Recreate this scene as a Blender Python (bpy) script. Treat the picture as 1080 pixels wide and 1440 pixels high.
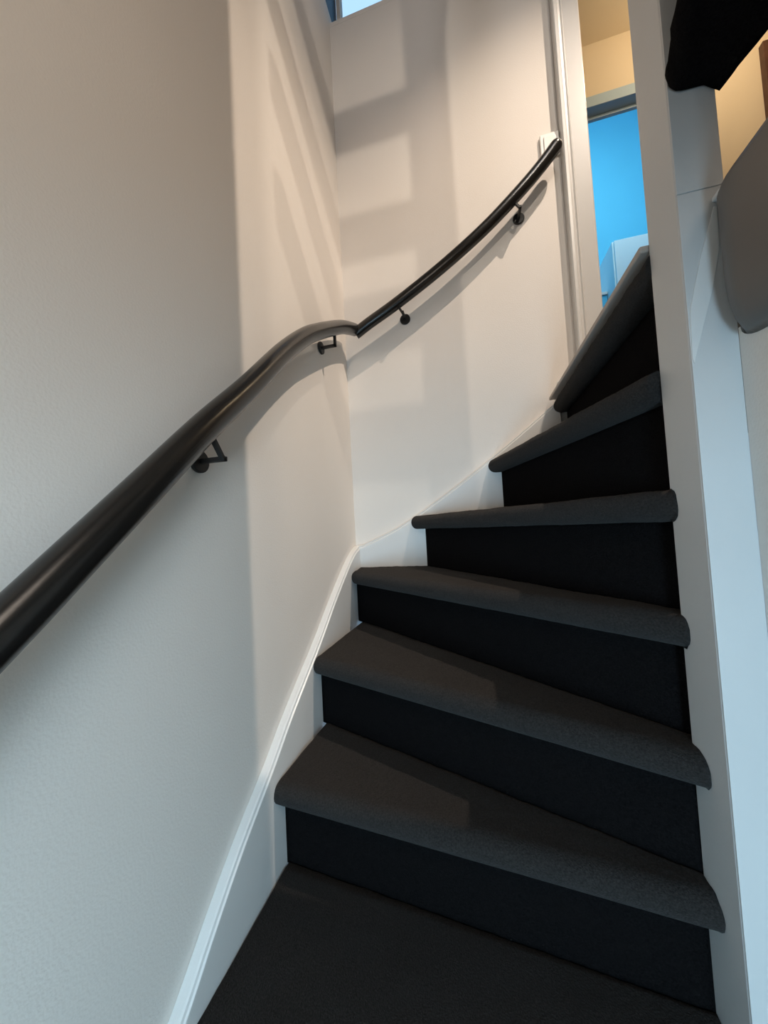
import bpy, bmesh, math, random
from mathutils import Vector, Matrix, noise
random.seed(4)
for o in list(bpy.data.objects): bpy.data.objects.remove(o, do_unlink=True)
C = bpy.context.scene.collection
S = bpy.context.scene

# ------------------------------------------------------------------ camera
cam = bpy.data.cameras.new('camera'); co = bpy.data.objects.new('camera', cam); C.objects.link(co)
R_ = Vector((0.96693566, 0.24921878, -0.05408723)); U_ = Vector((0.06242684, -0.0256757, 0.99771922)); F_ = Vector((-0.24726164, 0.96810679, 0.04038469))
M = Matrix((R_, U_, -F_)).transposed().to_4x4(); M.translation = Vector((0.47234527, -1.36062411, -0.00768597))
co.matrix_world = M
cam.sensor_fit = 'HORIZONTAL'; cam.sensor_width = 36; cam.lens = 36 * 495.933 / 1080; cam.clip_start = .02
S.camera = co
# ------------------------------------------------------------------ world and lights
w = bpy.data.worlds.new('sky'); S.world = w; w.use_nodes = True
bg = w.node_tree.nodes['Background']; bg.inputs[0].default_value = (.42, .68, 1, 1); bg.inputs[1].default_value = 1.5
S.view_settings.view_transform = 'Standard'; S.view_settings.look = 'None'
S.view_settings.exposure = 0.0; S.view_settings.gamma = 1; S.view_settings.use_curve_mapping = False
def light(name, kind, loc, col, power, size=.05, target=None, sy=None, spread=180):
    l = bpy.data.lights.new(name, kind); l.color = col; l.energy = power
    if kind == 'AREA':
        l.shape = 'RECTANGLE'; l.size = size; l.size_y = sy or size; l.spread = math.radians(spread)
    else: l.shadow_soft_size = size
    if kind == 'SPOT': l.spot_size = math.radians(65); l.spot_blend = 1
    o = bpy.data.objects.new(name, l); C.objects.link(o); o.location = loc
    if target: o.rotation_euler = (Vector(target) - Vector(loc)).to_track_quat('-Z', 'Y').to_euler()
    return o
light('landing_lamp', 'SPOT', (1.5, -.75, 2.60), (1, .82, .66), 180, .010, (.32, -.16, .15))
light('stairwell_fill', 'AREA', (.80, -1.85, .95), (1, .86, .73), 5.8, .6, (0, -1.15, -.1), None, 150)  # added fill without a fixture, brightens the left wall
light('upper_flight_lamp', 'SPOT', (1.31, -1.77, 2.40), (1, .88, .74), 52, .016, (.22, 0, .95))
light('upper_wall_fill', 'AREA', (.9, -1.7, 2.95), (.97, .97, 1), 3.6, .5, (.05, 0, 1.70), None, 75)  # added fill, no window here; lifts the top of the back wall
light('hall_lamp', 'POINT', (1.75, .30, 2.45), (1, .78, .52), 8, .06)
light('blue_room_light', 'AREA', (1.6, 1.05, 3.3), (.80, .97, .93), 32, .9, (1.7, 2.55, 2.3), .9)
light('front_door_daylight', 'AREA', (.64, -2.6, -.45), (.48, .77, 1), 24, .3, (.70, 0, -.45), .8)

# ------------------------------------------------------------------ materials
def mat(name, col, rough=.5, bump=0, bscale=200, spec=.5, var=0, vscale=3, metal=0, sheen=0, emit=None):
    m = bpy.data.materials.new(name); m.use_nodes = True; n = m.node_tree.nodes; l = m.node_tree.links
    b = n['Principled BSDF']; b.inputs['Base Color'].default_value = (*col, 1); b.inputs['Roughness'].default_value = rough
    b.inputs['Metallic'].default_value = metal; b.inputs['Specular IOR Level'].default_value = spec
    if sheen: b.inputs['Sheen Weight'].default_value = sheen; b.inputs['Sheen Roughness'].default_value = .6
    tc = n.new('ShaderNodeTexCoord')
    if bump:
        t = n.new('ShaderNodeTexNoise'); t.inputs['Scale'].default_value = bscale; t.inputs['Detail'].default_value = 3
        l.new(tc.outputs['Object'], t.inputs['Vector'])
        bp = n.new('ShaderNodeBump'); bp.inputs['Strength'].default_value = bump; bp.inputs['Distance'].default_value = .002
        l.new(t.outputs['Fac'], bp.inputs['Height']); l.new(bp.outputs['Normal'], b.inputs['Normal'])
    if var:
        t = n.new('ShaderNodeTexNoise'); t.inputs['Scale'].default_value = vscale; t.inputs['Detail'].default_value = 5
        l.new(tc.outputs['Object'], t.inputs['Vector'])
        r = n.new('ShaderNodeValToRGB'); r.color_ramp.elements[0].position = .3; r.color_ramp.elements[1].position = .7
        r.color_ramp.elements[0].color = (*[c * (1 - var) for c in col], 1); r.color_ramp.elements[1].color = (*[min(1, c * (1 + var)) for c in col], 1)
        l.new(t.outputs['Fac'], r.inputs['Fac']); l.new(r.outputs['Color'], b.inputs['Base Color'])
    return m
MW = mat('wall_paint', (.76, .715, .665), .65, .22, 260, .3, .015, 2)
MH = mat('cream_wall_paint', (.78, .68, .52), .7, .2, 240, .3, .02, 2)
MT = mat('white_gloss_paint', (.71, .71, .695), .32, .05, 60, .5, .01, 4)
MP = mat('post_paint', (.58, .585, .58), .42, .10, 90, .4, .02, 5)
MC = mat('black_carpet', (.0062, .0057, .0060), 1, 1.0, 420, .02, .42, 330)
MCT = mat('lit_black_carpet', (.0225, .0208, .0198), 1, 1.0, 420, .02, .42, 330, 0, .05)  # paler than the riser carpet: lamplight on the treads put into the colour
MR = mat('black_rail_lacquer', (.012, .011, .010), .24, .05, 120, .5)
MB = mat('black_powder_coat', (.012, .012, .012), .5, .1, 400, .4)
MS = mat('strip_metal', (.40, .35, .31), .5, .05, 200, .5)
MBL = mat('blue_wall_paint', (.10, .50, .76), .7, .1, 150, .3, .03, 2)
MCB = mat('pale_blue_cabinet_lacquer', (.72, .90, .97), .5, .02, 80, .4)
MDF = mat('greyblue_frame_paint', (.42, .56, .68), .45, .05, 90, .4)
MSW = mat('switch_plastic', (.82, .80, .76), .3, 0)
MFA = mat('taupe_fascia_paint', (.12, .107, .095), .4, .03, 60, .4)
MWD = mat('dark_wood', (.10, .045, .03), .45, .2, 60, .4, .3, 14)
MF = mat('floor_boards', (.22, .17, .12), .5, .1, 40, .4, .2, 6)
MG = bpy.data.materials.new('window_glass'); MG.use_nodes = True
_b = MG.node_tree.nodes['Principled BSDF']; _b.inputs['Transmission Weight'].default_value = 1; _b.inputs['Roughness'].default_value = 0; _b.inputs['IOR'].default_value = 1.02
_n = MG.node_tree.nodes.new('ShaderNodeTexNoise'); _n.inputs['Scale'].default_value = 2
_r = MG.node_tree.nodes.new('ShaderNodeMapRange'); _r.inputs['To Min'].default_value = 0; _r.inputs['To Max'].default_value = .01
MG.node_tree.links.new(_n.outputs['Fac'], _r.inputs['Value']); MG.node_tree.links.new(_r.outputs['Result'], _b.inputs['Roughness'])

# ------------------------------------------------------------------ helpers
def obj(name, bm, m, parent=None, smooth=False, bevel=0, kind=None):
    me = bpy.data.meshes.new(name); bmesh.ops.recalc_face_normals(bm, faces=bm.faces); bm.to_mesh(me); bm.free()
    o = bpy.data.objects.new(name, me); C.objects.link(o); me.materials.append(m)
    if smooth:
        for p in me.polygons: p.use_smooth = True
    if bevel:
        b = o.modifiers.new('bevel', 'BEVEL'); b.width = bevel; b.segments = 3; b.limit_method = 'ANGLE'; b.angle_limit = math.radians(40)
        b.harden_normals = False
    if parent is not None:
        o.parent = parent; o.matrix_parent_inverse = Matrix.Identity(4)
        r = parent; off = Vector()
        while r is not None: off += r.location; r = r.parent
        me.transform(Matrix.Translation(-off))
    if kind: o['kind'] = kind
    return o
def box(bm, x0, x1, y0, y1, z0, z1):
    vs = [bm.verts.new((x, y, z)) for x in (x0, x1) for y in (y0, y1) for z in (z0, z1)]
    for f in ((0, 1, 3, 2), (4, 6, 7, 5), (0, 4, 5, 1), (2, 3, 7, 6), (0, 2, 6, 4), (1, 5, 7, 3)): bm.faces.new([vs[i] for i in f])
def boxes(name, m, *bs, parent=None, bevel=0, kind=None):
    bm = bmesh.new()
    for b in bs: box(bm, *b)
    return obj(name, bm, m, parent, bevel=bevel, kind=kind)
def empty(name, loc, label, cat, group=None):
    o = bpy.data.objects.new(name, None); C.objects.link(o); o.location = loc; o['label'] = label; o['category'] = cat
    if group: o['group'] = group
    o.empty_display_size = .1
    return o
def smoothpath(P, n):
    P = [Vector(p) for p in P]; out = []
    for i in range(len(P) - 1):
        p0 = P[max(i - 1, 0)]; p1 = P[i]; p2 = P[i + 1]; p3 = P[min(i + 2, len(P) - 1)]
        for k in range(n):
            t = k / n
            out.append(.5 * ((2 * p1) + (p2 - p0) * t + (2 * p0 - 5 * p1 + 4 * p2 - p3) * t * t + (3 * p1 - p0 - 3 * p2 + p3) * t ** 3))
    return out + [P[-1]]
def tube(bm, P, r, n=20, cap=True, dome=0):
    P = [Vector(p) for p in P]; up = Vector((0, 0, 1)); rings = []
    T = [(P[min(i + 1, len(P) - 1)] - P[max(i - 1, 0)]).normalized() for i in range(len(P))]
    seq = [(P[i], T[i], r) for i in range(len(P))]
    if dome:
        for k in range(1, 6):
            a = k / 5.5 * math.pi / 2
            seq.append((P[-1] + T[-1] * r * dome * math.sin(a), T[-1], r * math.cos(a)))
    for p, t, rr in seq:
        a = t.cross(up); a = a.normalized() if a.length > .01 else Vector((1, 0, 0)); b = a.cross(t).normalized()
        rings.append([bm.verts.new(p + a * rr * math.cos(2 * math.pi * k / n) + b * rr * math.sin(2 * math.pi * k / n)) for k in range(n)])
    for A, B in zip(rings[:-1], rings[1:]):
        for k in range(n): bm.faces.new((A[k], A[(k + 1) % n], B[(k + 1) % n], B[k]))
    if cap: bm.faces.new(rings[0]); bm.faces.new(rings[-1])

h = .19; ZF = -1.52; LZ = 2 * h + .025   # rise, ground floor, landing floor
XL = .024                                # face of the wall strings

# ------------------------------------------------------------------ setting
def struct(name, m, *bs, bevel=0): return boxes(name, m, *bs, bevel=bevel, kind='structure')
struct('wall_left', MW, (-.14, 0, -3.4, .14, ZF, 2.22))
struct('wall_back', MW, (0, .93, 0, .14, ZF, 2.15), (.72, .93, 0, .14, 2.15, 3.05), (0, .72, 0, .14, 2.80, 3.05), (.93, 1.80, 0, .14, 2.42, 3.05), (1.80, 2.9, 0, .14, LZ, 3.05), (.93, 2.9, 0, .14, ZF, LZ - .18))
struct('wall_right', MW, (.82, .94, -3.4, -.807, ZF, .225))
struct('daylight_blocker', MW, (0, .82, -3.4, -1.64, .0, .40))  # unseen slab added to keep the low daylight off the upper walls
struct('wall_front', MW, (-.14, 2.9, -3.54, -3.4, ZF, 3.05))
struct('wall_east', MH, (2.9, 3.04, -3.4, .85, .225, 3.05))
struct('wall_north', MH, (.6, 1.10, .85, .90, LZ, 2.72), (1.10, 1.72, .85, .90, 2.35, 2.72), (1.72, 2.9, .85, .90, LZ, 2.72))
struct('wall_hall_west', MH, (.5, .6, .14, .85, LZ, 2.72))
struct('ceiling', MW, (0, 2.9, -3.4, 0, 3.05, 3.15), (-.14, 0, -3.4, .14, 2.62, 3.15))
struct('ceiling_hall', MH, (.5, 2.9, .14, .97, 2.72, 2.82))
struct('floor', MF, (-.14, .94, -3.4, .14, ZF - .1, ZF))
struct('floor_landing', MF, (.812, 2.9, -.70, .14, LZ - .18, LZ), (.93, 2.9, -3.4, -.70, LZ - .18, LZ), (.5, 2.9, .14, 3.3, LZ - .18, LZ))
# skylight band above the back wall and its dark upper frame on the left wall
wi = struct('window_1', MW, (0, .72, .0, .03, 2.15, 2.172), (0, .72, .10, .14, 2.15, 2.19), (0, .72, .10, .14, 2.76, 2.80), (0, .02, .10, .14, 2.19, 2.76), (.70, .72, .10, .14, 2.19, 2.76), bevel=.002)
boxes('pane', MG, (.02, .70, .115, .121, 2.19, 2.76), parent=wi)
struct('trim_1', MB, (-.05, .0, -3.4, .10, 2.22, 2.62))
# blue room behind the hall
struct('wall_blue_room', MBL, (.7, .8, .91, 2.55, LZ, 4.3), (.7, 3.2, 2.55, 2.65, LZ, 4.3), (3.1, 3.2, .91, 2.55, LZ, 4.3), (.7, 1.10, .902, .915, LZ, 4.3), (1.72, 3.2, .902, .915, LZ, 4.3), (1.10, 1.72, .902, .915, 2.34, 4.3))
struct('ceiling_blue_room', MBL, (.7, 3.2, .90, 2.65, 4.3, 4.4))
# door frame to the blue room (top rail and posts), then the cased opening at the landing
struct('door_1', MDF, (1.03, 1.10, .83, .905, LZ, 2.388), (1.72, 1.79, .83, .905, LZ, 2.388), (1.10, 1.72, .83, .905, 2.325, 2.388), (1.10, 1.72, .885, .905, 2.305, 2.325), bevel=.003)
def architrave(name, xo, xi, ytop):
    # moulded casing standing on the back wall, profile in x/y swept upward
    s = 1 if xi > xo else -1
    prof = [(0, 0), (0, -.030), (.004, -.034), (.013, -.034), (.017, -.028), (.019, -.021), (.026, -.019), (.030, -.022), (.033, -.019), (.036, -.015), (abs(xi - xo) - .004, -.015), (abs(xi - xo), -.011), (abs(xi - xo), 0)]
    bm = bmesh.new(); A = [bm.verts.new((xo + s * a, b, LZ)) for a, b in prof]; B = [bm.verts.new((xo + s * a, b, ytop)) for a, b in prof]
    for i in range(len(prof)):
        j = (i + 1) % len(prof); bm.faces.new((A[i], A[j], B[j], B[i]))
    bm.faces.new(A); bm.faces.new(B[::-1]); return obj(name, bm, MT, kind='structure')
architrave('trim_2', .856, .946, 2.49)
architrave('trim_3', 1.87, 1.78, 2.49)
struct('trim_4', MT, (.93, .946, 0, .15, LZ, 2.42), (1.78, 1.80, 0, .15, LZ, 2.42), (.93, 1.80, 0, .15, 2.40, 2.42), (.946, 1.78, -.02, 0, 2.40, 2.49))
struct('baseboard_back', MT, (.786, .856, -.014, 0, LZ, LZ + .066), bevel=.003)
# dark wooden door on the north wall of the hall
d2 = struct('door_2', MWD, (2.06, 2.10, .82, .85, LZ, 2.38), (2.86, 2.90, .82, .85, LZ, 2.38), (2.10, 2.86, .82, .85, 2.34, 2.38), (2.10, 2.86, .835, .85, LZ, 2.34), bevel=.002)
boxes('door_panel', MWD, (2.20, 2.76, .828, .836, .60, 1.25), parent=d2, bevel=.003); boxes('door_panel', MWD, (2.20, 2.76, .828, .836, 1.40, 2.22), parent=d2, bevel=.003)
bmk = bmesh.new(); tube(bmk, [(2.15, .835, 1.40), (2.15, .795, 1.40), (2.24, .795, 1.40)], .008, 10); obj('door_handle', bmk, MB, d2, True)

# ------------------------------------------------------------------ staircase
st = empty('winder_staircase', (.4, -.9, ZF), 'steep winding staircase with black carpeted steps between white strings and a square newel post', 'staircase')
noses = {  # level: (left end, right end) of the nosing front, seen from above
    -7: ((XL, -1.60), (.80, -1.60)), -6: ((XL, -1.38), (.80, -1.38)), -5: ((XL, -1.16), (.80, -1.10)),
    -4: ((XL, -.945), (.7655, -.812)), -3: ((XL, -.680), (.7655, -.771)), -2: ((XL, -.470), (.7655, -.768)),
    -1: ((XL, -.137), (.7655, -.748)), 0: ((.237, -XL), (.7655, -.745)), 1: ((.533, -XL), (.747, -.727)), 2: ((.764, -XL), (.759, -.727))}
NR = .025; OV = .042
def perp(a, b):
    d = Vector((b[0] - a[0], b[1] - a[1], 0)).normalized(); return Vector((d.y, -d.x, 0))   # points down the stairs
def XM(y): return .812 if y > -.7245 else .7655
def riser_end(k):
    a, b = noses[k]; n = perp(a, b); A = Vector((*a, 0)) - n * OV; B = Vector((*b, 0)) - n * OV; d = (B - A).normalized()
    Q = A + d * ((.811 - A.x) / d.x)
    if Q.y < -.7245: Q = A + d * ((-.7245 - A.y) / d.y)
    return Q if Q.x > .7655 else A + d * ((.7655 - A.x) / d.x)
def tread(k):
    a, b = noses[k]; A = Vector((*a, 0)); B = Vector((*b, 0)); n = perp(a, b)
    zt = k * h + NR
    if k + 1 in noses:
        a2, b2 = noses[k + 1]; n2 = perp(a2, b2); A2 = Vector((*a2, 0)) - n2 * (OV - .002); B2 = (Vector((*b2, 0)) if not -4 < k + 1 < 1 else riser_end(k + 1) + n2 * OV) - n2 * (OV - .002)
        if k == -1: path = [A2, Vector((XL, -XL, 0))][::-1]; path = [Vector((XL, -XL, 0)), A2, B2]
        else: path = [A2, B2]
    else: path = [Vector((.813, -XL, 0)), Vector((.813, -.727, 0))]
    def back(s):
        if len(path) == 2: q = path[0].lerp(path[1], s)
        else: q = path[0].lerp(path[1], s / .3) if s < .3 else path[1].lerp(path[2], (s - .3) / .7)
        if k in (-4, -3, -2, -1, 0): q.x = min(q.x, XM(q.y))
        q.x = max(q.x, XL); q.y = min(q.y, -XL); return q
    ns = 150; prof = []   # (distance behind the nose front, height)
    for i in range(11):
        t = math.pi * (i / 10); prof.append((NR - NR * math.sin(t), -NR * math.cos(t)))
    bm = bmesh.new(); rows = []
    for i in range(ns + 1):
        s = i / ns; F = A.lerp(B, s); Q = back(s); row = []
        u = (Q - F); u.z = 0; D = max(u.length, .03)
        # direction from the nose into the tread blends from the normal to the way back
        def clampp(p):
            p.x = max(p.x, XL)
            if k in (-4, -3, -2, -1, 0): p.x = min(p.x, XM(p.y))
            p.y = min(p.y, -XL); return p
        under = clampp(F - n * (OV + .004)); row.append(Vector((under.x, under.y, k * h - NR)))
        for d, z in prof:
            p = clampp(F - n * d); row.append(Vector((p.x, p.y, k * h + z)))
        P0 = clampp(F - n * NR)
        for j in range(1, 15):
            p = P0.lerp(Q, j / 14); row.append(Vector((p.x, p.y, zt)))
        row.append(Vector((Q.x, Q.y, zt - .03)))
        fuzz = []
        for q_, p in enumerate(row):
            g = noise.noise(p * 90) * .0011 + noise.noise(p * 16) * .0016 + noise.noise(p * 260) * .0006
            mid = 1 <= q_ <= 25
            nn = Vector((n.x, n.y, 0)) * .8 + Vector((0, 0, .6)) if q_ < 9 else Vector((0, 0, 1))
            if mid: p = p + nn * g
            if i == ns and 1 <= q_ <= 14 and -4 <= k <= 0: p.y += noise.noise(p * 300) * .003; p.z += noise.noise(p * 310 + Vector((5, 0, 0))) * .0025
            if i in (0, ns): pass
            p.x = max(p.x, XL) if k < 0 else p.x
            fuzz.append(bm.verts.new(p))
        rows.append(fuzz)
    for P, Q in zip(rows[:-1], rows[1:]):
        m = len(P)
        for j in range(m): bm.faces.new((P[j], P[(j + 1) % m], Q[(j + 1) % m], Q[j]))
    bm.faces.new(rows[0]); bm.faces.new(rows[-1][::-1])
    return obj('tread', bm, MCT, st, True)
def riser(k):
    a, b = noses[k]; n = perp(a, b); A = Vector((*a, 0)) - n * OV; B = Vector((*b, 0)) - n * OV
    d = (B - A).normalized()
    z0 = (k - 1) * h + NR - .004; z1 = k * h - NR + .003
    if k <= -1: A = A + d * ((XL - A.x) / d.x)
    else: A = A + d * ((-XL - A.y) / d.y)
    if k <= 0:
        B = riser_end(k) if k > -4 else A + d * ((.7655 - A.x) / d.x)
    bm = bmesh.new(); N = 60; Fr = []; Bk = []; nz = 14
    for i in range(N + 1):
        p = A.lerp(B, i / N)
        Fr.append([bm.verts.new(Vector((p.x, p.y, z0 + (z1 - z0) * j / nz)) + n * (noise.noise(Vector((p.x, p.y, z0 + (z1 - z0) * j / nz)) * 60) * .0012 if 0 < i < N else 0)) for j in range(nz + 1)])
        q = p - n * .012; Bk.append([bm.verts.new((q.x, q.y, z)) for z in (z0, z1)])
    for i in range(N):
        for j in range(nz): bm.faces.new((Fr[i][j], Fr[i + 1][j], Fr[i + 1][j + 1], Fr[i][j + 1]))
        bm.faces.new((Bk[i][0], Bk[i][1], Bk[i + 1][1], Bk[i + 1][0]))
        bm.faces.new((Fr[i][0], Bk[i][0], Bk[i + 1][0], Fr[i + 1][0])); bm.faces.new((Fr[i][nz], Fr[i + 1][nz], Bk[i + 1][1], Bk[i][1]))
    bm.faces.new(Fr[0][::-1] + Bk[0]) ; bm.faces.new(Fr[N] + Bk[N][::-1])
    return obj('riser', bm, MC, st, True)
for k in range(-7, 3): tread(k)
for k in range(-7, 3): riser(k)
boxes('edge_strip', MS, (.754, .815, -.724, -.012, LZ + .001, LZ + .012), parent=st, bevel=.003)

# wall strings: boards whose wavy top edge follows the steps, with a rounded bead
def string(name, pts, to3, low, bead):
    P = smoothpath([(a, b, 0) for a, b in pts], 8)
    prof = [(.0008, 0), (.016, 0), (.0195, -.0015), (.0205, -.004), (.0195, -.0065), (.0205, -.009), (.0235, -.011), (.0240, -.0135)]
    bm = bmesh.new(); rows = []
    for p in P:
        t = p.x; z = p.y
        rows.append([bm.verts.new(to3(t, o, z + dz)) for o, dz in prof] + [bm.verts.new(to3(t, XL, low(t, z))), bm.verts.new(to3(t, .0008, low(t, z)))])
    for A, B in zip(rows[:-1], rows[1:]):
        m = len(A)
        for j in range(m): bm.faces.new((A[j], A[(j + 1) % m], B[(j + 1) % m], B[j]))
    bm.faces.new(rows[0]); bm.faces.new(rows[-1][::-1])
    return obj(name, bm, MT, st)
LP = [(-2.05, -1.42), (-1.60, -1.15), (-1.2, -.875), (-1.02, -.762), (-.929, -.704), (-.849, -.633), (-.774, -.572), (-.678, -.506), (-.585, -.436), (-.42, -.326), (-.30, -.238), (-.172, -.152), (-.09, -.105), (-.03, -.084), (0, -.081)]
string('wall_string', LP, lambda t, o, z: (o, min(t, -.001), z), lambda t, z: max(ZF, z - .42), 1)
BP = [(0, -.081), (.03, -.078), (.06, -.067), (.179, -.016), (.296, .052), (.463, .162), (.623, .279), (.73, .362), (.769, .391), (.785, .396)]
string('wall_string', BP, lambda t, o, z: (max(t, .001), -o, z), lambda t, z: z - .42, 1)
# newel post: lower and upper lengths with a joint between them
npst = boxes('newel_post', MP, (.766, .82, -.8050, -.725, ZF, 3.05), parent=st, bevel=.0022)
boxes('front_board', MP, (.7663, .8198, -.807, -.8048, ZF, .4203), parent=npst, bevel=.0007)
boxes('front_board', MP, (.7663, .8198, -.807, -.8048, .4218, 3.05), parent=npst, bevel=.0007)
bm = bmesh.new()   # diagonal lit patch on the post front, its brightness put into a pale shape
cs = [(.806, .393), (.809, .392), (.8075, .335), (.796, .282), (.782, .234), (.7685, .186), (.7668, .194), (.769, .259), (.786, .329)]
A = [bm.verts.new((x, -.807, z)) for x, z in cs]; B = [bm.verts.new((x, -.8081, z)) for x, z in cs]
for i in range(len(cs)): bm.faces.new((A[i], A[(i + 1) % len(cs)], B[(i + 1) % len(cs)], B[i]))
bm.faces.new(A); bm.faces.new(B[::-1]); obj('light_patch', bm, MT, npst, bevel=.0003)

# ------------------------------------------------------------------ upper flight: rounded floor edge and black carpeted tread over it
uf = empty('upper_flight', (.85, -1.0, LZ), 'black carpeted edge of the upper flight over a rounded taupe fascia beside the post', 'staircase')
bm = bmesh.new(); rows = []
for i in range(33):    # fascia running toward the viewer, rounded at the post end and along its lower edge
    y = -.812 - .72 * (i / 32) ** 1.8; u = min(1, (i / 32) ** 1.8 * .72 / .045); e = math.sqrt(max(0, 1 - (1 - u) ** 2))
    xo = .818 - .027 * e; row = []
    zt = .372 + .030 * 1; zb = .202 + .02 * (1 - e)
    prof = [(.93, zt), (xo + .014, zt), (xo + .005, zt - .003), (xo, zt - .014), (xo, zb + .07), (xo + .002, zb + .045), (xo + .007, zb + .022), (xo + .015, zb + .007), (.8193, zb), (.8193, .2262), (.93, .2262)]
    rows.append([bm.verts.new((min(x, .93), y, z)) for x, z in prof])
for A, B in zip(rows[:-1], rows[1:]):
    m = len(A)
    for j in range(m): bm.faces.new((A[j], A[(j + 1) % m], B[(j + 1) % m], B[j]))
bm.faces.new(rows[0]); bm.faces.new(rows[-1][::-1]); obj('fascia', bm, MFA, uf, True)
boxes('ledge', MT, (.803, .845, -.8245, -.8078, .3975, .4045), parent=uf, bevel=.0025)
bm = bmesh.new(); rows = []
NN = 70
for i in range(NN + 1):    # carpeted tread edge
    t = i / NN; y = -.8105 - .62 * t
    x0 = .764 - .033 * min(1, t * 6.1) ; x1 = .826 + .022 * min(1, t * 8); e = math.sqrt(max(0, 1 - max(0, 1 - t * 14) ** 2)) 
    prof = []
    for j in range(13):
        a = math.pi * j / 12; prof.append((x0 + .022 - .022 * math.sin(a), .585 - .024 * math.cos(a)))
    prof = prof + [(x0 + .022, .76), (x1 + .03, .76), (x1 + .012, .60), (x1 + .004, .556), (x1 - .004, .545), (x1 - .012, .552), (x1 - .02, .560)]
    if t == 0 or True:
        row = []
        for x, z in prof:
            p = Vector((x, y, z)); g = noise.noise(p * 70) * .0022 + noise.noise(p * 300) * .0012 + noise.noise(p * 22) * .003
            row.append(bm.verts.new((p.x + g, p.y, p.z + g * .7 if z < .7 else p.z)))
        rows.append(row)
for A, B in zip(rows[:-1], rows[1:]):
    m = len(A)
    for j in range(m): bm.faces.new((A[j], A[(j + 1) % m], B[(j + 1) % m], B[j]))
bm.faces.new(rows[0]); bm.faces.new(rows[-1][::-1]); obj('carpeted_tread', bm, MC, uf, True)
boxes('landing_blocker', MW, (1.09, 1.12, -.90, -.765, LZ + .001, 3.045), parent=uf, bevel=.002)  # unseen board added to shade the left wall from the landing lamp
boxes('lamp_blocker', MW, (.8202, .850, -1.95, -1.35, .95, 3.04), parent=uf)  # unseen solid panel added to hold back the upper flight lamp
for z0, z1 in ((1.38, 1.49), (1.62, 1.715), (1.80, 1.88), (2.02, 2.10)):   # unseen bars in place of open steps, added to cast stepped shadow bands
    boxes('shadow_bar', MW, (.46, .858, -.965, -.935, z0, z1), parent=uf, bevel=.003)
bm = bmesh.new()   # unseen curved board, edge shaped to cast a sloping shadow on the left wall
cs = [(-.7235, 1.98), (-.70, 2.02), (-.654, 2.2), (-.56, 2.33), (-.44, 2.45), (-.22, 2.60), (-.004, 2.70), (-.004, 3.04), (-.7235, 3.04)]
A = [bm.verts.new((.768, y, z)) for y, z in cs]; B = [bm.verts.new((.800, y, z)) for y, z in cs]
for i in range(len(cs)): bm.faces.new((A[i], A[(i + 1) % len(cs)], B[(i + 1) % len(cs)], B[i]))
bm.faces.new(A); bm.faces.new(B[::-1]); obj('shadow_board', bm, MT, uf, bevel=.002)

# ------------------------------------------------------------------ handrail
hr = empty('handrail', (.06, -.06, .77), 'long curved black handrail on angled brackets along both white walls', 'handrail')
RL = [(.055, -1.55, -.46), (.055, -1.36, -.285), (.055, -1.25, -.187), (.055, -1.138, -.084), (.055, -1.079, -.027), (.055, -.994, .056), (.055, -.876, .172), (.055, -.756, .282), (.055, -.609, .424), (.055, -.488, .525), (.055, -.400, .585), (.055, -.331, .629), (.055, -.20, .708), (.056, -.10, .757), (.060, -.062, .772)]
RB = [(.062, -.056, .7575), (.12, -.055, .790), (.24, -.055, .849), (.409, -.055, .944), (.569, -.055, 1.049), (.698, -.055, 1.153), (.773, -.055, 1.222), (.826, -.055, 1.279)]
RR = .0235
bm = bmesh.new(); tube(bm, smoothpath(RL, 8), RR, 28); obj('rail', bm, MR, hr, True)
bm = bmesh.new(); tube(bm, smoothpath(RB, 8), RR - .002, 28, dome=1.0); obj('rail', bm, MR, hr, True)
def railz(P, ax, v):
    Q = smoothpath(P, 8); return min(Q, key=lambda q: abs(q[ax] - v))
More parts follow.
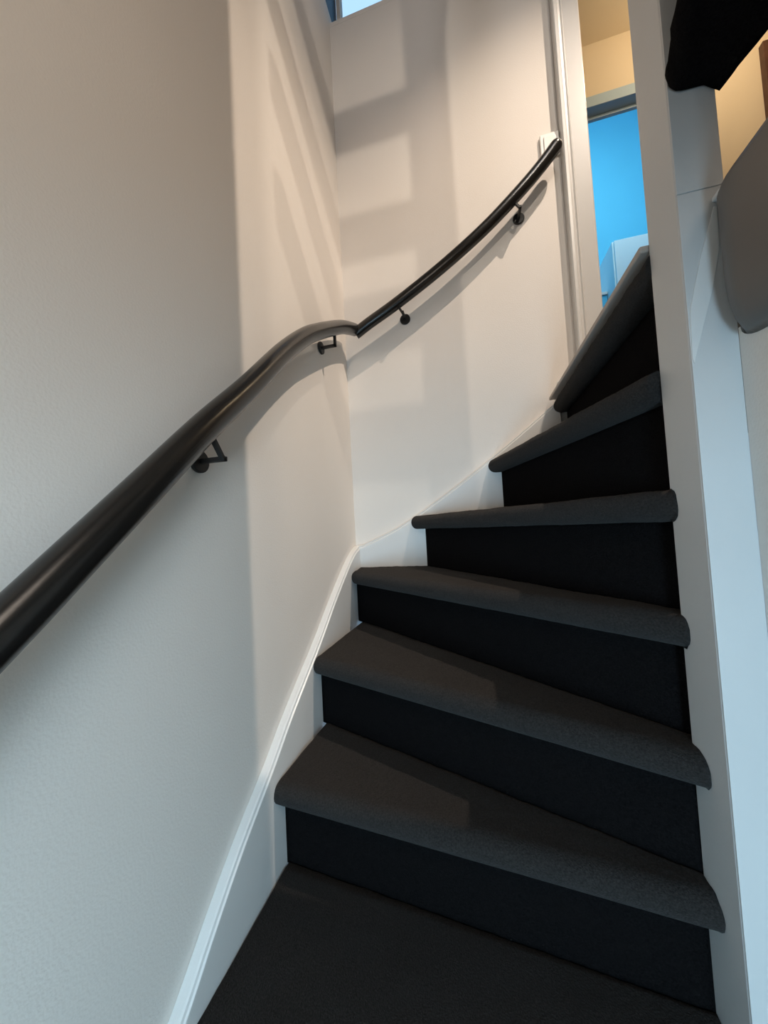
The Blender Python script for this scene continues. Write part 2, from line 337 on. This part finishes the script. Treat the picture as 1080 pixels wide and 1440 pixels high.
def bracket(side, u, z, lean=True):
    if side == 'L': wall = Vector((0, u, z)); out = Vector((1, 0, 0)); c = railz(RL, 1, u)
    else: wall = Vector((u, 0, z)); out = Vector((0, -1, 0)); c = railz(RB, 0, u)
    el = wall + out * .055
    bm = bmesh.new()
    s = .0042
    lat = Vector((0, 0, 1)).cross(out)
    def bar(p, q, wd):
        d = (q - p).normalized(); a = lat * wd; b = d.cross(lat).normalized() * s
        V = [bm.verts.new(e + i * a + j * b) for e in (p, q) for i, j in ((1, 1), (1, -1), (-1, -1), (-1, 1))]
        for f in ((0, 1, 2, 3), (4, 7, 6, 5), (0, 4, 5, 1), (1, 5, 6, 2), (2, 6, 7, 3), (3, 7, 4, 0)): bm.faces.new([V[i] for i in f])
    bar(wall + out * .004, el + out * s, s * 1.1); 
    near = min(smoothpath(RL if side == 'L' else RB, 16), key=lambda q: (q - el).length); top = Vector((el.x, el.y, c.z))
    if lean: top = near
    top = el + (top - el) * (1 - (RR - .004) / (top - el).length)
    bar(el - Vector((0, 0, s)), top, s * 1.1)
    b_ = obj('bracket', bm, MB, hr, bevel=.001)
    bm = bmesh.new(); tube(bm, [wall + out * .0003, wall + out * .006, wall + out * .0085], .0205, 24)
    r = bpy.data.objects  # rosette: a round plate with a soft rim
    ro = obj('rosette', bm, MB, b_, bevel=.002)
for a in (('L', -.836, .125), ('L', -.268, .608, False), ('B', .255, .807), ('B', .698, 1.098), ('L', -1.40, -.41)): bracket(*a)

# ------------------------------------------------------------------ light switch
sw = empty('light_switch', (.821, 0, 1.30), 'square white light switch on the wall behind the top end of the handrail', 'switch')
boxes('switch_plate', MSW, (.788, .853, -.010, -.0003, 1.297, 1.383), parent=sw, bevel=.003)
boxes('rocker', MSW, (.800, .841, -.0135, -.0095, 1.311, 1.369), parent=sw, bevel=.002)

# ------------------------------------------------------------------ cabinet in the blue room
cb = empty('wardrobe', (1.95, 2.1, LZ), 'pale blue cabinet standing in the bright blue room beyond the doorway', 'cabinet')
boxes('body', MCB, (1.69, 2.35, 1.82, 2.45, LZ, 2.197), parent=cb, bevel=.004)
boxes('door', MCB, (1.70, 2.015, 1.80, 1.819, LZ + .08, 2.19), parent=cb, bevel=.002)
boxes('door', MCB, (2.025, 2.34, 1.80, 1.819, LZ + .08, 2.19), parent=cb, bevel=.002)
tb = empty('low_cupboard', (1.4, 2.4, LZ), 'low blue cupboard with a white top edge beside the pale blue cabinet', 'cupboard')
boxes('body', MBL, (1.20, 1.685, 1.98, 2.54, LZ, 1.86), parent=tb, bevel=.003)
boxes('top', MT, (1.19, 1.687, 1.97, 2.545, 1.861, 1.885), parent=tb, bevel=.003)
